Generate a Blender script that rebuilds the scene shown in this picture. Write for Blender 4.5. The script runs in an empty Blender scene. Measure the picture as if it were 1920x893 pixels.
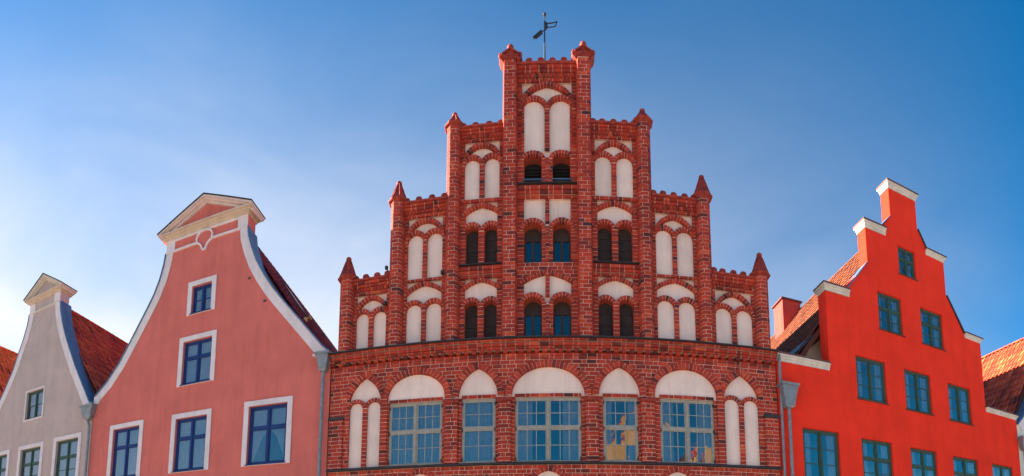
import bpy, bmesh, math, random
from mathutils import Matrix, Vector
from mathutils.geometry import tessellate_polygon
random.seed(7)
sc = bpy.context.scene
R = math.radians
COL = sc.collection

# ------------------------------------------------------------------ camera
F, X0, Y0 = 1108.984, 972.512, 1049.375        # cylindrical panorama, fitted to the photograph
cam_d = bpy.data.cameras.new('camera')
cam_d.type = 'PANO'
cam_d.panorama_type = 'CENTRAL_CYLINDRICAL'
cam_d.central_cylindrical_range_u_min = (0 - X0) / F
cam_d.central_cylindrical_range_u_max = (1920 - X0) / F
cam_d.central_cylindrical_range_v_min = (Y0 - 893) / F
cam_d.central_cylindrical_range_v_max = (Y0 - 0) / F
cam_d.central_cylindrical_radius = 1.0
cam_d.clip_end = 5000
cam = bpy.data.objects.new('camera', cam_d); COL.objects.link(cam)
CAMH = 1.6
cam.matrix_world = (Matrix.Translation((0, 0, CAMH)) @ Matrix.Rotation(0.0668336, 4, 'Z') @ Matrix.Rotation(0.1173367, 4, 'X')
                    @ Matrix.Rotation(-0.00294, 4, 'Y') @ Matrix.Rotation(math.pi / 2, 4, 'X'))
sc.camera = cam

# ------------------------------------------------------------------ light
SUN_AZ = 86.0      # degrees to the left of +Y (behind the houses)
SUN_EL = 24.0
w = bpy.data.worlds.new('World'); sc.world = w; w.use_nodes = True
nt = w.node_tree; nt.nodes.clear()
out = nt.nodes.new('ShaderNodeOutputWorld'); bg = nt.nodes.new('ShaderNodeBackground')
sky = nt.nodes.new('ShaderNodeTexSky'); sky.sky_type = 'NISHITA'; sky.sun_disc = False
sky.sun_elevation = R(SUN_EL); sky.sun_rotation = R(-SUN_AZ)
sky.air_density = 1.0; sky.dust_density = 0.4; sky.ozone_density = 3.0; sky.altitude = 0
bg.inputs['Strength'].default_value = 0.05
hs = nt.nodes.new('ShaderNodeHueSaturation'); hs.inputs['Saturation'].default_value = 1.55; hs.inputs['Hue'].default_value = .495; hs.inputs['Value'].default_value = .9
nt.links.new(sky.outputs[0], hs.inputs['Color'])
# thin high veil of haze: denser towards the horizon and towards the sun, with soft wisps
def wn(t, **k):
    n_ = nt.nodes.new(t)
    for a_, b_ in k.items(): setattr(n_, a_, b_)
    return n_
tcw = wn('ShaderNodeTexCoord'); sep = wn('ShaderNodeSeparateXYZ'); nt.links.new(tcw.outputs['Generated'], sep.inputs[0])
elv = wn('ShaderNodeMapRange', interpolation_type='SMOOTHSTEP'); nt.links.new(sep.outputs[2], elv.inputs[0])
for k_, v_ in zip((1, 2, 3, 4), (.88, .34, 0, 1)): elv.inputs[k_].default_value = v_
flat = wn('ShaderNodeCombineXYZ'); nt.links.new(sep.outputs[0], flat.inputs[0]); nt.links.new(sep.outputs[1], flat.inputs[1])
nrmz = wn('ShaderNodeVectorMath', operation='NORMALIZE'); nt.links.new(flat.outputs[0], nrmz.inputs[0])
dt = wn('ShaderNodeVectorMath', operation='DOT_PRODUCT'); nt.links.new(nrmz.outputs[0], dt.inputs[0])
dt.inputs[1].default_value = (-math.sin(R(55)), math.cos(R(55)), 0)
azm = wn('ShaderNodeMapRange'); nt.links.new(dt.outputs['Value'], azm.inputs[0])
for k_, v_ in zip((1, 2, 3, 4), (-.30, .95, .02, 1.0)): azm.inputs[k_].default_value = v_
mpw = wn('ShaderNodeMapping'); mpw.inputs['Scale'].default_value = (1.6, 1.6, 3.4); mpw.inputs['Rotation'].default_value = (.5, .3, 0)
nt.links.new(tcw.outputs['Generated'], mpw.inputs[0])
nzw = wn('ShaderNodeTexNoise'); nzw.inputs['Scale'].default_value = 1.7; nzw.inputs['Detail'].default_value = 8; nzw.inputs['Roughness'].default_value = .52
nzw.inputs['Distortion'].default_value = .6; nt.links.new(mpw.outputs[0], nzw.inputs['Vector'])
wsp = wn('ShaderNodeMapRange'); nt.links.new(nzw.outputs[0], wsp.inputs[0])
for k_, v_ in zip((1, 2, 3, 4), (.3, .7, .68, 1.12)): wsp.inputs[k_].default_value = v_
m1 = wn('ShaderNodeMath', operation='MULTIPLY'); m2 = wn('ShaderNodeMath', operation='MULTIPLY'); m2.use_clamp = True
nt.links.new(elv.outputs[0], m1.inputs[0]); nt.links.new(azm.outputs[0], m1.inputs[1]); nt.links.new(m1.outputs[0], m2.inputs[0]); nt.links.new(wsp.outputs[0], m2.inputs[1])
mixw = wn('ShaderNodeMix', data_type='RGBA'); nt.links.new(m2.outputs[0], mixw.inputs[0]); nt.links.new(hs.outputs[0], mixw.inputs[6])
mixw.inputs[7].default_value = (4.2, 4.25, 4.4, 1)
nt.links.new(mixw.outputs[2], bg.inputs['Color']); nt.links.new(bg.outputs[0], out.inputs[0])
sun_d = bpy.data.lights.new('sun', 'SUN'); sun_d.energy = 5.0; sun_d.angle = R(0.53); sun_d.color = (1, .88, .72)
sun = bpy.data.objects.new('sun', sun_d); COL.objects.link(sun)
sdir = Vector((-math.sin(R(SUN_AZ)) * math.cos(R(SUN_EL)), math.cos(R(SUN_AZ)) * math.cos(R(SUN_EL)), math.sin(R(SUN_EL))))
sun.rotation_euler = sdir.to_track_quat('Z', 'Y').to_euler(); sun.location = (-20, 20, 40)
vs = sc.view_settings
vs.view_transform = 'Standard'; vs.look = 'None'; vs.exposure = 2.32; vs.gamma = 1.0; vs.use_curve_mapping = False

# ------------------------------------------------------------------ materials
M = {}
def mat(name, col, rough=.8, metal=0., var=.0, vscale=1.5, bump=.0, bscale=60., tone=None, spec=.3, streak=0., orand=0.):
    m = bpy.data.materials.new(name); m.use_nodes = True; n = m.node_tree; L = n.links
    b = n.nodes['Principled BSDF']; b.inputs['Roughness'].default_value = rough; b.inputs['Metallic'].default_value = metal
    b.inputs['Specular IOR Level'].default_value = spec
    tc = n.nodes.new('ShaderNodeTexCoord'); geo = n.nodes.new('ShaderNodeNewGeometry')
    colout = None
    if tone:
        at = n.nodes.new('ShaderNodeAttribute'); at.attribute_name = 'tone'
        rp = n.nodes.new('ShaderNodeValToRGB'); rp.color_ramp.interpolation = 'LINEAR'
        els = rp.color_ramp.elements
        while len(els) < len(tone): els.new(.5)
        for e, (p, c) in zip(els, tone): e.position = p; e.color = (*c, 1)
        L.new(at.outputs['Fac'], rp.inputs[0]); colout = rp.outputs[0]
    else:
        rgb = n.nodes.new('ShaderNodeRGB'); rgb.outputs[0].default_value = (*col, 1); colout = rgb.outputs[0]
    if var > 0:
        nz = n.nodes.new('ShaderNodeTexNoise'); nz.inputs['Scale'].default_value = vscale; nz.inputs['Detail'].default_value = 6
        nz.inputs['Roughness'].default_value = .65
        L.new(geo.outputs['Position'], nz.inputs['Vector'])
        mr = n.nodes.new('ShaderNodeMapRange'); mr.inputs[1].default_value = .3; mr.inputs[2].default_value = .7
        mr.inputs[3].default_value = 1 - var; mr.inputs[4].default_value = 1 + var
        L.new(nz.outputs[0], mr.inputs[0])
        mx = n.nodes.new('ShaderNodeVectorMath'); mx.operation = 'SCALE'
        L.new(colout, mx.inputs[0]); L.new(mr.outputs[0], mx.inputs['Scale']); colout = mx.outputs[0]
    if streak > 0:      # vertical rain streaks and grime with a shape of its own
        mp = n.nodes.new('ShaderNodeMapping'); mp.inputs['Scale'].default_value = (2.2, 2.2, .22)
        L.new(geo.outputs['Position'], mp.inputs[0])
        nz = n.nodes.new('ShaderNodeTexNoise'); nz.inputs['Scale'].default_value = 1.4; nz.inputs['Detail'].default_value = 8
        nz.inputs['Roughness'].default_value = .7
        L.new(mp.outputs[0], nz.inputs['Vector'])
        mr = n.nodes.new('ShaderNodeMapRange'); mr.inputs[1].default_value = .45; mr.inputs[2].default_value = .8
        mr.inputs[3].default_value = 1; mr.inputs[4].default_value = 1 - streak
        L.new(nz.outputs[0], mr.inputs[0])
        mx = n.nodes.new('ShaderNodeVectorMath'); mx.operation = 'SCALE'
        L.new(colout, mx.inputs[0]); L.new(mr.outputs[0], mx.inputs['Scale']); colout = mx.outputs[0]
    if orand > 0:
        oi = n.nodes.new('ShaderNodeObjectInfo'); mr = n.nodes.new('ShaderNodeMapRange'); mr.inputs[3].default_value = 1 - orand; mr.inputs[4].default_value = 1 + orand * .6
        L.new(oi.outputs['Random'], mr.inputs[0]); mx = n.nodes.new('ShaderNodeVectorMath'); mx.operation = 'SCALE'
        L.new(colout, mx.inputs[0]); L.new(mr.outputs[0], mx.inputs['Scale']); colout = mx.outputs[0]
    L.new(colout, b.inputs['Base Color'])
    if bump > 0:
        nz = n.nodes.new('ShaderNodeTexNoise'); nz.inputs['Scale'].default_value = bscale; nz.inputs['Detail'].default_value = 4
        L.new(geo.outputs['Position'], nz.inputs['Vector'])
        bp = n.nodes.new('ShaderNodeBump'); bp.inputs['Strength'].default_value = bump; bp.inputs['Distance'].default_value = .02
        L.new(nz.outputs[0], bp.inputs['Height']); L.new(bp.outputs[0], b.inputs['Normal'])
    M[name] = m; return m

BT = [(0, (.07, .016, .014)), (.10, (.17, .022, .016)), (.35, (.30, .026, .014)), (.75, (.46, .041, .018)), (1, (.57, .085, .032))]
mat('brick', None, .75, var=.35, vscale=14, bump=.5, bscale=45, tone=BT, streak=.5)
mat('mortar', (.67, .45, .37), .95, var=.25, vscale=5)
mat('brick_body', (.36, .06, .035), .9, var=.2, vscale=6)
mat('plaster', (.80, .605, .53), .9, var=.07, vscale=1.8, bump=.2, bscale=25, streak=.20, orand=.07)
mat('terracotta', (.27, .032, .020), .7, var=.5, vscale=7, bump=.5, bscale=30)
mat('pink', (.60, .140, .115), .92, var=.09, vscale=.9, bump=.3, bscale=50, streak=.20)
mat('beige', (.465, .345, .315), .92, var=.09, vscale=.9, bump=.3, bscale=50, streak=.16)
mat('red', (.84, .039, .019), .95, var=.10, vscale=.9, bump=.3, bscale=50, streak=.13, spec=.1)
mat('white', (.68, .575, .58), .85, var=.08, vscale=3, streak=.2, bump=.15)
mat('cream', (.64, .56, .49), .85, var=.10, vscale=3, streak=.3, bump=.15)
mat('sandtrim', (.58, .44, .35), .85, var=.1, vscale=3, streak=.2, bump=.15)
mat('pedpink', (.64, .48, .44), .85, var=.08, vscale=3, streak=.2, bump=.15)
mat('pedtrim', (.58, .48, .41), .85, var=.08, vscale=3, streak=.2, bump=.15)
mat('blue', (.014, .036, .15), .45, var=.1)
mat('green', (.040, .078, .058), .5, var=.1)
mat('greywood', (.31, .285, .25), .7, var=.2, vscale=8)
mat('brownwood', (.050, .030, .024), .6, var=.25, vscale=6)
mat('board', (.040, .026, .024), .85, var=.25, vscale=5, bump=.3, bscale=20)
mat('lead', (.10, .165, .26), .45, .35, var=.25, vscale=3)
mat('darklead', (.045, .040, .045), .6, .2, var=.25, vscale=5)
mat('zinc', (.21, .22, .24), .5, .35, var=.25, vscale=6)
mat('iron', (.05, .05, .055), .5, .6)
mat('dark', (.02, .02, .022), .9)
mat('curtain', (.46, .46, .47), .95, var=.15, vscale=9)
TT = [(0, (.10, .025, .020)), (.2, (.28, .045, .024)), (.6, (.52, .070, .030)), (1, (.68, .135, .045))]
mat('tile', None, .6, var=.3, vscale=5, tone=TT, bump=.3, bscale=30)
TD = [(0, (.06, .012, .016)), (.3, (.19, .022, .024)), (1, (.34, .036, .034))]
mat('tile_dark', None, .6, var=.3, vscale=5, tone=TD, bump=.3, bscale=30)
TO = [(0, (.08, .028, .02)), (.25, (.15, .045, .025)), (1, (.30, .085, .035))]
mat('tile_old', None, .75, var=.4, vscale=5, tone=TO, bump=.3, bscale=30)
mat('tile_sunlit_tint', None, .6, var=.3, vscale=5, tone=[(0, (.3, .06, .02)), (.4, (.66, .13, .03)), (1, (.85, .22, .05))], bump=.3, bscale=30)  # sunlit look put into the tile colour; the slope itself lies in shade
mat('roof_deck', (.10, .03, .022), .9)
mat('paving', (.36, .33, .29), .85, var=.25, vscale=.8, bump=.4, bscale=9)
mat('flag', (.30, .28, .25), .85, var=.2, vscale=1.5, bump=.3, bscale=12)
mat('kerb', (.33, .32, .30), .8, var=.2, vscale=3)
mat('ochre', (.84, .58, .27), .9, var=.08, streak=.1)
mat('sand', (.62, .54, .42), .9, var=.08, streak=.1)
mat('ivory', (.72, .67, .57), .9, var=.06, streak=.1)
mat('rust_cap', (.14, .06, .05), .6, .2, var=.3)
mat('chimney_red', (.42, .05, .035), .7, var=.15, streak=.2)

def glass(name, refl, tint, wav=.35):
    m = bpy.data.materials.new(name); m.use_nodes = True; n = m.node_tree; n.nodes.clear(); L = n.links
    o = n.nodes.new('ShaderNodeOutputMaterial'); g = n.nodes.new('ShaderNodeBsdfGlossy'); t = n.nodes.new('ShaderNodeBsdfTransparent')
    mx = n.nodes.new('ShaderNodeMixShader'); g.inputs['Roughness'].default_value = .03
    t.inputs[0].default_value = (*tint, 1); g.inputs[0].default_value = (.66, .54, .49, 1)
    geo = n.nodes.new('ShaderNodeNewGeometry'); oi = n.nodes.new('ShaderNodeObjectInfo')
    ad = n.nodes.new('ShaderNodeVectorMath'); ad.operation = 'ADD'
    nz = n.nodes.new('ShaderNodeTexNoise'); nz.inputs['Scale'].default_value = 2.6; nz.inputs['Detail'].default_value = 2
    sc_ = n.nodes.new('ShaderNodeVectorMath'); sc_.operation = 'SCALE'; sc_.inputs['Scale'].default_value = 40
    cb = n.nodes.new('ShaderNodeCombineXYZ'); L.new(oi.outputs['Random'], cb.inputs[0]); L.new(oi.outputs['Random'], cb.inputs[2])
    L.new(cb.outputs[0], sc_.inputs[0]); L.new(geo.outputs['Position'], ad.inputs[0]); L.new(sc_.outputs[0], ad.inputs[1])
    L.new(ad.outputs[0], nz.inputs['Vector'])
    bp = n.nodes.new('ShaderNodeBump'); bp.inputs['Strength'].default_value = wav; bp.inputs['Distance'].default_value = .03
    L.new(nz.outputs[0], bp.inputs['Height']); L.new(bp.outputs[0], g.inputs['Normal'])
    mx.inputs[0].default_value = refl
    L.new(t.outputs[0], mx.inputs[1]); L.new(g.outputs[0], mx.inputs[2]); L.new(mx.outputs[0], o.inputs[0])
    M[name] = m
glass('glass', .42, (.60, .63, .67), .16); glass('old_glass', .40, (.60, .62, .64), .09); glass('dim_glass', .26, (.4, .42, .45), .12)

# ------------------------------------------------------------------ mesh helpers.  local frame: x = u along the facade, y = w into the house, z up
class MB:
    def __init__(s): s.v = []; s.f = []; s.t = []
    def add(s, vs, fs, tone=.5):
        o = len(s.v); s.v += vs; s.t += [tone] * len(vs); s.f += [tuple(i + o for i in f) for f in fs]; return s
    def box(s, u0, u1, w0, w1, z0, z1, tone=.5):
        return s.add([(u0, w0, z0), (u1, w0, z0), (u1, w1, z0), (u0, w1, z0), (u0, w0, z1), (u1, w0, z1), (u1, w1, z1), (u0, w1, z1)],
                     [(0, 1, 5, 4), (1, 2, 6, 5), (2, 3, 7, 6), (3, 0, 4, 7), (4, 5, 6, 7), (3, 2, 1, 0)], tone)
    def uz(s, poly, w0, w1, tone=.5):
        n = len(poly); vs = [(p[0], w0, p[1]) for p in poly] + [(p[0], w1, p[1]) for p in poly]
        fs = [tuple(range(n)), tuple(range(2 * n - 1, n - 1, -1))] + [(i, i + n, (i + 1) % n + n, (i + 1) % n) for i in range(n)]
        return s.add(vs, fs, tone)
    def uw(s, poly, z0, z1, tone=.5):
        n = len(poly); vs = [(p[0], p[1], z0) for p in poly] + [(p[0], p[1], z1) for p in poly]
        fs = [tuple(range(n - 1, -1, -1)), tuple(range(n, 2 * n))] + [(i, (i + 1) % n, (i + 1) % n + n, i + n) for i in range(n)]
        return s.add(vs, fs, tone)
    def wz(s, poly, u0, u1, tone=.5):
        n = len(poly); vs = [(u0, p[0], p[1]) for p in poly] + [(u1, p[0], p[1]) for p in poly]
        fs = [tuple(range(n)), tuple(range(2 * n - 1, n - 1, -1))] + [(i, i + n, (i + 1) % n + n, (i + 1) % n) for i in range(n)]
        return s.add(vs, fs, tone)
    def holes(s, outer, holes, w0, w1, tone=.5):
        loops = [outer] + holes; flat = [p for l in loops for p in l]; n = len(flat)
        tri = tessellate_polygon([[Vector((p[0], p[1], 0)) for p in l] for l in loops])
        vs = [(p[0], w0, p[1]) for p in flat] + [(p[0], w1, p[1]) for p in flat]
        fs = [tuple(t) for t in tri] + [tuple(i + n for i in reversed(t)) for t in tri]
        o = 0
        for l in loops:
            k = len(l)
            fs += [(o + i, o + i + n, o + (i + 1) % k + n, o + (i + 1) % k) for i in range(k)]; o += k
        return s.add(vs, fs, tone)
    def ribbon(s, path, a, b, w0, w1, tone=.5):
        """band along a u-z path, from offset a to offset b (left normal positive), one closed strip"""
        lo = offset(path, a); hi = offset(path, b); n = len(path)
        vs = [(p[0], w0, p[1]) for p in lo] + [(p[0], w0, p[1]) for p in hi] + [(p[0], w1, p[1]) for p in lo] + [(p[0], w1, p[1]) for p in hi]
        fs = []
        for i in range(n - 1):
            fs += [(i, i + 1, n + i + 1, n + i), (2 * n + i, 3 * n + i, 3 * n + i + 1, 2 * n + i + 1),
                   (i, 2 * n + i, 2 * n + i + 1, i + 1), (n + i, n + i + 1, 3 * n + i + 1, 3 * n + i)]
        fs += [(0, n, 3 * n, 2 * n), (n - 1, 3 * n - 1, 4 * n - 1, 2 * n - 1)]
        return s.add(vs, fs, tone)
    def tube(s, pts, r, n=8, tone=.5):
        pts = [Vector(p) for p in pts]; vs = []; fs = []
        for i, p in enumerate(pts):
            d = (pts[min(i + 1, len(pts) - 1)] - pts[max(i - 1, 0)]).normalized()
            a = d.orthogonal().normalized() if abs(d.x) > .9 else Vector((1, 0, 0)).cross(d).normalized(); b = d.cross(a)
            rr = r[i] if isinstance(r, (list, tuple)) else r
            for k in range(n):
                q = p + rr * (math.cos(2 * math.pi * k / n) * a + math.sin(2 * math.pi * k / n) * b); vs.append(tuple(q))
        for i in range(len(pts) - 1):
            for k in range(n): fs.append((i * n + k, i * n + (k + 1) % n, (i + 1) * n + (k + 1) % n, (i + 1) * n + k))
        fs += [tuple(range(n - 1, -1, -1)), tuple(range((len(pts) - 1) * n, len(pts) * n))]
        return s.add(vs, fs, tone)
    def lathe(s, cu, cw, prof, n=12, ph=0., tone=.5):
        vs = []; fs = []
        for r, z in prof:
            for k in range(n):
                a = 2 * math.pi * (k + ph) / n; vs.append((cu + r * math.cos(a), cw + r * math.sin(a), z))
        for i in range(len(prof) - 1):
            for k in range(n): fs.append((i * n + k, i * n + (k + 1) % n, (i + 1) * n + (k + 1) % n, (i + 1) * n + k))
        fs += [tuple(range(n - 1, -1, -1)), tuple(range((len(prof) - 1) * n, len(prof) * n))]
        return s.add(vs, fs, tone)
    def build(s, name, m, parent=None, ou=0., kind=None, recalc=True, smooth=False, origin=None):
        me = bpy.data.meshes.new(name); o3 = origin or (0, 0, 0)
        me.from_pydata([(x - ou - o3[0], y - o3[1], z - o3[2]) for x, y, z in s.v], [], s.f)
        a = me.attributes.new('tone', 'FLOAT', 'POINT'); a.data.foreach_set('value', s.t)
        if recalc:
            bm = bmesh.new(); bm.from_mesh(me); bmesh.ops.recalc_face_normals(bm, faces=bm.faces); bm.to_mesh(me); bm.free()
        if smooth:
            for p in me.polygons: p.use_smooth = True
        me.materials.append(M[m]); ob = bpy.data.objects.new(name, me); COL.objects.link(ob)
        ob.location = o3
        if parent: ob.parent = parent
        if kind: ob['kind'] = kind
        return ob

def offset(path, d):
    o = []; n = len(path)
    for i in range(n):
        p0 = path[max(i - 1, 0)]; p1 = path[i]; p2 = path[min(i + 1, n - 1)]
        def nrm(a, b):
            dx, dz = b[0] - a[0], b[1] - a[1]; l = math.hypot(dx, dz) or 1; return (-dz / l, dx / l)
        if i == 0: nx = nrm(p1, p2)
        elif i == n - 1: nx = nrm(p0, p1)
        else:
            a = nrm(p0, p1); b = nrm(p1, p2); sx, sz = a[0] + b[0], a[1] + b[1]; q = (sx * sx + sz * sz) / 2 or 1
            nx = (sx / q, sz / q)
        o.append((p1[0] + nx[0] * d, p1[1] + nx[1] * d))
    return o

def thing(name, label, cat, loc, yaw=0, group=None):
    o = bpy.data.objects.new(name, None); COL.objects.link(o); o.location = loc; o.rotation_euler = (0, 0, yaw)
    o.empty_display_size = .5; o['label'] = label; o['category'] = cat
    if group: o['group'] = group
    return o

def arch(kind, a, h, n=24):
    """points from left spring over the apex to right spring, springing at z = 0"""
    if kind == 'ellipse':
        return [(-a * math.cos(math.pi * i / n), h * math.sin(math.pi * i / n)) for i in range(n + 1)]
    k = n // 2
    if kind == 'pointed' and h > a:
        c = (h * h - a * a) / (2 * a); rad = a + c; ae = math.atan2(h, c)
        right = [(rad * math.cos(ae * i / k) - c, rad * math.sin(ae * i / k)) for i in range(k + 1)]
    else:
        bx, bz = (a * .84, h * .56) if kind == 'steep' else (a * .80, h * .80) if kind == 'pointed' else (a * .62, h * .74)
        right = []
        for i in range(k + 1):
            t = i / k; right.append(((1 - t) ** 2 * a + 2 * t * (1 - t) * bx, 2 * t * (1 - t) * bz + t * t * h))
    right[-1] = (0, h)
    return [(-x, z) for x, z in right] + right[-2::-1]

def half_at(path, z):
    """half width of a symmetric arch path at height z above springing"""
    r = path[len(path) // 2:]
    if z <= r[-1][1]: return abs(r[-1][0])
    for (x0, z0), (x1, z1) in zip(r, r[1:]):
        if z0 >= z >= z1: return x0 + (x1 - x0) * ((z0 - z) / ((z0 - z1) or 1))
    return -1.

# ------------------------------------------------------------------ plan of the street (metres)
D = 16.0
UL, UR = -6.753, 6.513
YAWL, YAWR = 0.0304437, 0.1014317
def fp(base, yaw, u): return (base[0] + u * math.cos(yaw), base[1] + u * math.sin(yaw), 0)
LB, RB = (UL, D), (UR, D)

# ------------------------------------------------------------------ ground
gm = MB().box(-1500, 1500, -1500, 1500, -.6, 0).build('square', 'paving'); gm['kind'] = 'structure'
pv = MB().box(-30, 26, D - 2.6, D + 14, .0, .12).build('pavement', 'flag'); pv['kind'] = 'structure'
kb = MB().box(-30, 26, D - 2.78, D - 2.604, 0.0, .125).build('kerb', 'kerb'); kb['kind'] = 'structure'

# ================================================================== brick house
BH = thing('brick_house', 'red brick gabled house with stepped pinnacled gable, blind arches and weather vane', 'house', (-.25, D, 0))
OU = -.25
COURSE = .118; JT = .0165
BRICKS = []; VOUS = []       # (verts, faces, centre, area, tone)
mortar = MB()
def tone():
    r = random.random()
    if r < .05: return random.uniform(0, .12)
    if r < .16: return random.uniform(.12, .34)
    return min(1, max(.3, random.gauss(.60, .15)))
def piece(store, mb, area):
    c = [sum(p[i] for p in mb.v) / len(mb.v) for i in range(3)]
    store.append((mb.v, mb.f, c, area, mb.t[0]))
def brick_box(u0, u1, z0, z1, w0, w1):
    j = random.uniform(-.005, .004)
    piece(BRICKS, MB().box(u0, u1, w0 + j, w1, z0, z1, tone()), (u1 - u0) * (z1 - z0))
def lay(u0, u1, z0, z1, wf=0., depth=.13, excl=None, z_ref=0., course=COURSE, mortar_on=True, single=False):
    """courses of bricks over a mortar body; excl(z) -> list of (a, b) to keep free"""
    n0 = math.floor((z0 - z_ref) / course + 1e-4); n1 = math.ceil((z1 - z_ref) / course - 1e-4)
    def spans(z):
        sp = [(u0, u1)]
        for a, b in (excl(z) if excl else []):
            o = []
            for p, q in sp:
                if b <= p or a >= q: o.append((p, q)); continue
                if a > p: o.append((p, a))
                if b < q: o.append((b, q))
            sp = o
        return [s_ for s_ in sp if s_[1] - s_[0] > .03]
    if mortar_on:
        if excl:
            z = z0; st = course / 4
            while z < z1 - 1e-6:
                zz = min(z + st, z1)
                for a, b in spans((z + zz) / 2): mortar.box(a, b, wf + .010, wf + depth, z, zz)
                z = zz
        else: mortar.box(u0 + .008, u1 - .008, wf + .010, wf + depth, z0 + .013, z1 - .013)
    for k in range(n0, n1):
        a0 = max(z0, z_ref + k * course); a1 = min(z1, z_ref + (k + 1) * course)
        if a1 - a0 < .04: continue
        b0 = a0 + JT / 2; b1 = a1 - JT / 2
        for a, b in spans((a0 + a1) / 2):
            if single or b - a < .24:
                brick_box(a, b, b0, b1, wf, wf + .06); continue
            cuts = [a]; S, H = .272, .138
            pos = -20 + (k % 2) * (S / 2 + H / 2) + ((k * 7) % 3) * .02; i = 0
            while pos < b:
                if pos > a + .06 and pos < b - .06: cuts.append(pos + random.uniform(-.006, .006))
                pos += S if i % 3 else H; i += 1
            cuts.append(b)
            for p, q in zip(cuts, cuts[1:]):
                brick_box(p + (JT / 2 if p > a else 0), q - (JT / 2 if q < b else 0), b0, b1, wf, wf + .06)
def ring(cu, zs, path, th, wf, depth=.12, vl=.105, clip=None, zmin=None):
    """arch of voussoirs along path (inner edge), thickness th outward"""
    hp = len(path) // 2
    for half in (path[:hp + 1], path[hp:]):
        L = [0]
        for p, q in zip(half, half[1:]): L.append(L[-1] + math.dist(p, q))
        n = max(2, round(L[-1] / vl))
        full_o = offset(path, th)
        ho = full_o[:hp + 1] if half[0] == path[0] else full_o[hp:]
        def at(s, pts):
            for i in range(len(L) - 1):
                if s <= L[i + 1] + 1e-9:
                    t = (s - L[i]) / ((L[i + 1] - L[i]) or 1); return (pts[i][0] + (pts[i + 1][0] - pts[i][0]) * t, pts[i][1] + (pts[i + 1][1] - pts[i][1]) * t)
            return pts[-1]
        for i in range(n):
            s0, s1 = L[-1] * i / n, L[-1] * (i + 1) / n; g = .0065
            q = [at(s0 + g, half), at(s1 - g, half), at(s1 - g, ho), at(s0 + g, ho)]
            q = [(cu + x, zs + z) for x, z in q]
            cx = sum(p[0] for p in q) / 4; cz = sum(p[1] for p in q) / 4
            if clip and not (clip[0] < cx < clip[1]): continue
            if zmin and cz < zmin: continue
            piece(VOUS, MB().uz(q, wf + random.uniform(-.004, .004), wf + depth, tone()), th * (s1 - s0))
            lr = lambda p_, q_, t_: (p_[0] + (q_[0] - p_[0]) * t_, p_[1] + (q_[1] - p_[1]) * t_)
            qm = [lr(at(s_, half), at(s_, ho), t_) for s_, t_ in ((s0, .09), (s1, .09), (s1, .95), (s0, .95))]
            mortar.uz([(cu + x, zs + z) for x, z in qm], wf + .011 + .0005 * (i % 3), wf + depth - .004)
def panel(poly, w0, w1, name='plaster_panel'): MB().uz(poly, w0, w1).build(name, 'plaster', BH, OU)

# levels
Z_STR, Z_COR = 6.18, 9.30
# --- ground-floor + first-floor openings
OPEN = [  # kind, u0, u1 (white width), spring, apex, window (u0,u1,z0,z1) or None
    ('steep', -6.09, -5.13, 8.34, 8.98, None),
    ('ellipse', -4.91, -3.21, 8.24, 8.95, (-4.87, -3.27, 6.22, 8.11)),
    ('pointed', -2.80, -1.68, 8.16, 9.00, (-2.71, -1.74, 6.22, 8.11)),
    ('ellipse', -1.28, .78, 8.17, 9.00, (-1.19, .68, 6.20, 8.11)),
    ('pointed', 1.18, 2.35, 8.16, 9.00, (1.29, 2.29, 6.22, 8.11)),
    ('ellipse', 2.78, 4.61, 8.24, 9.02, (2.92, 4.52, 6.20, 8.13)),
    ('steep', 4.84, 5.88, 8.34, 8.98, None)]
arcs = []
for k, (kind, a, b, zs, za, win) in enumerate(OPEN):
    c = (a + b) / 2; h = (b - a) / 2
    arcs.append((c, h, zs, arch(kind, h, za - zs), offset(arch(kind, h, za - zs), .10)))
def excl_low(z):
    o = []
    for c, h, zs, p, po in arcs:
        if z < zs: o.append((c - h, c + h))
        else:
            hw = half_at(po, z - zs)
            if hw > 0: o.append((c - hw, c + hw))
    return o
WU0, WU1 = -6.73, 6.50
lay(WU0, WU1, Z_STR + .03, Z_COR, 0., .14, excl_low)
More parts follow.
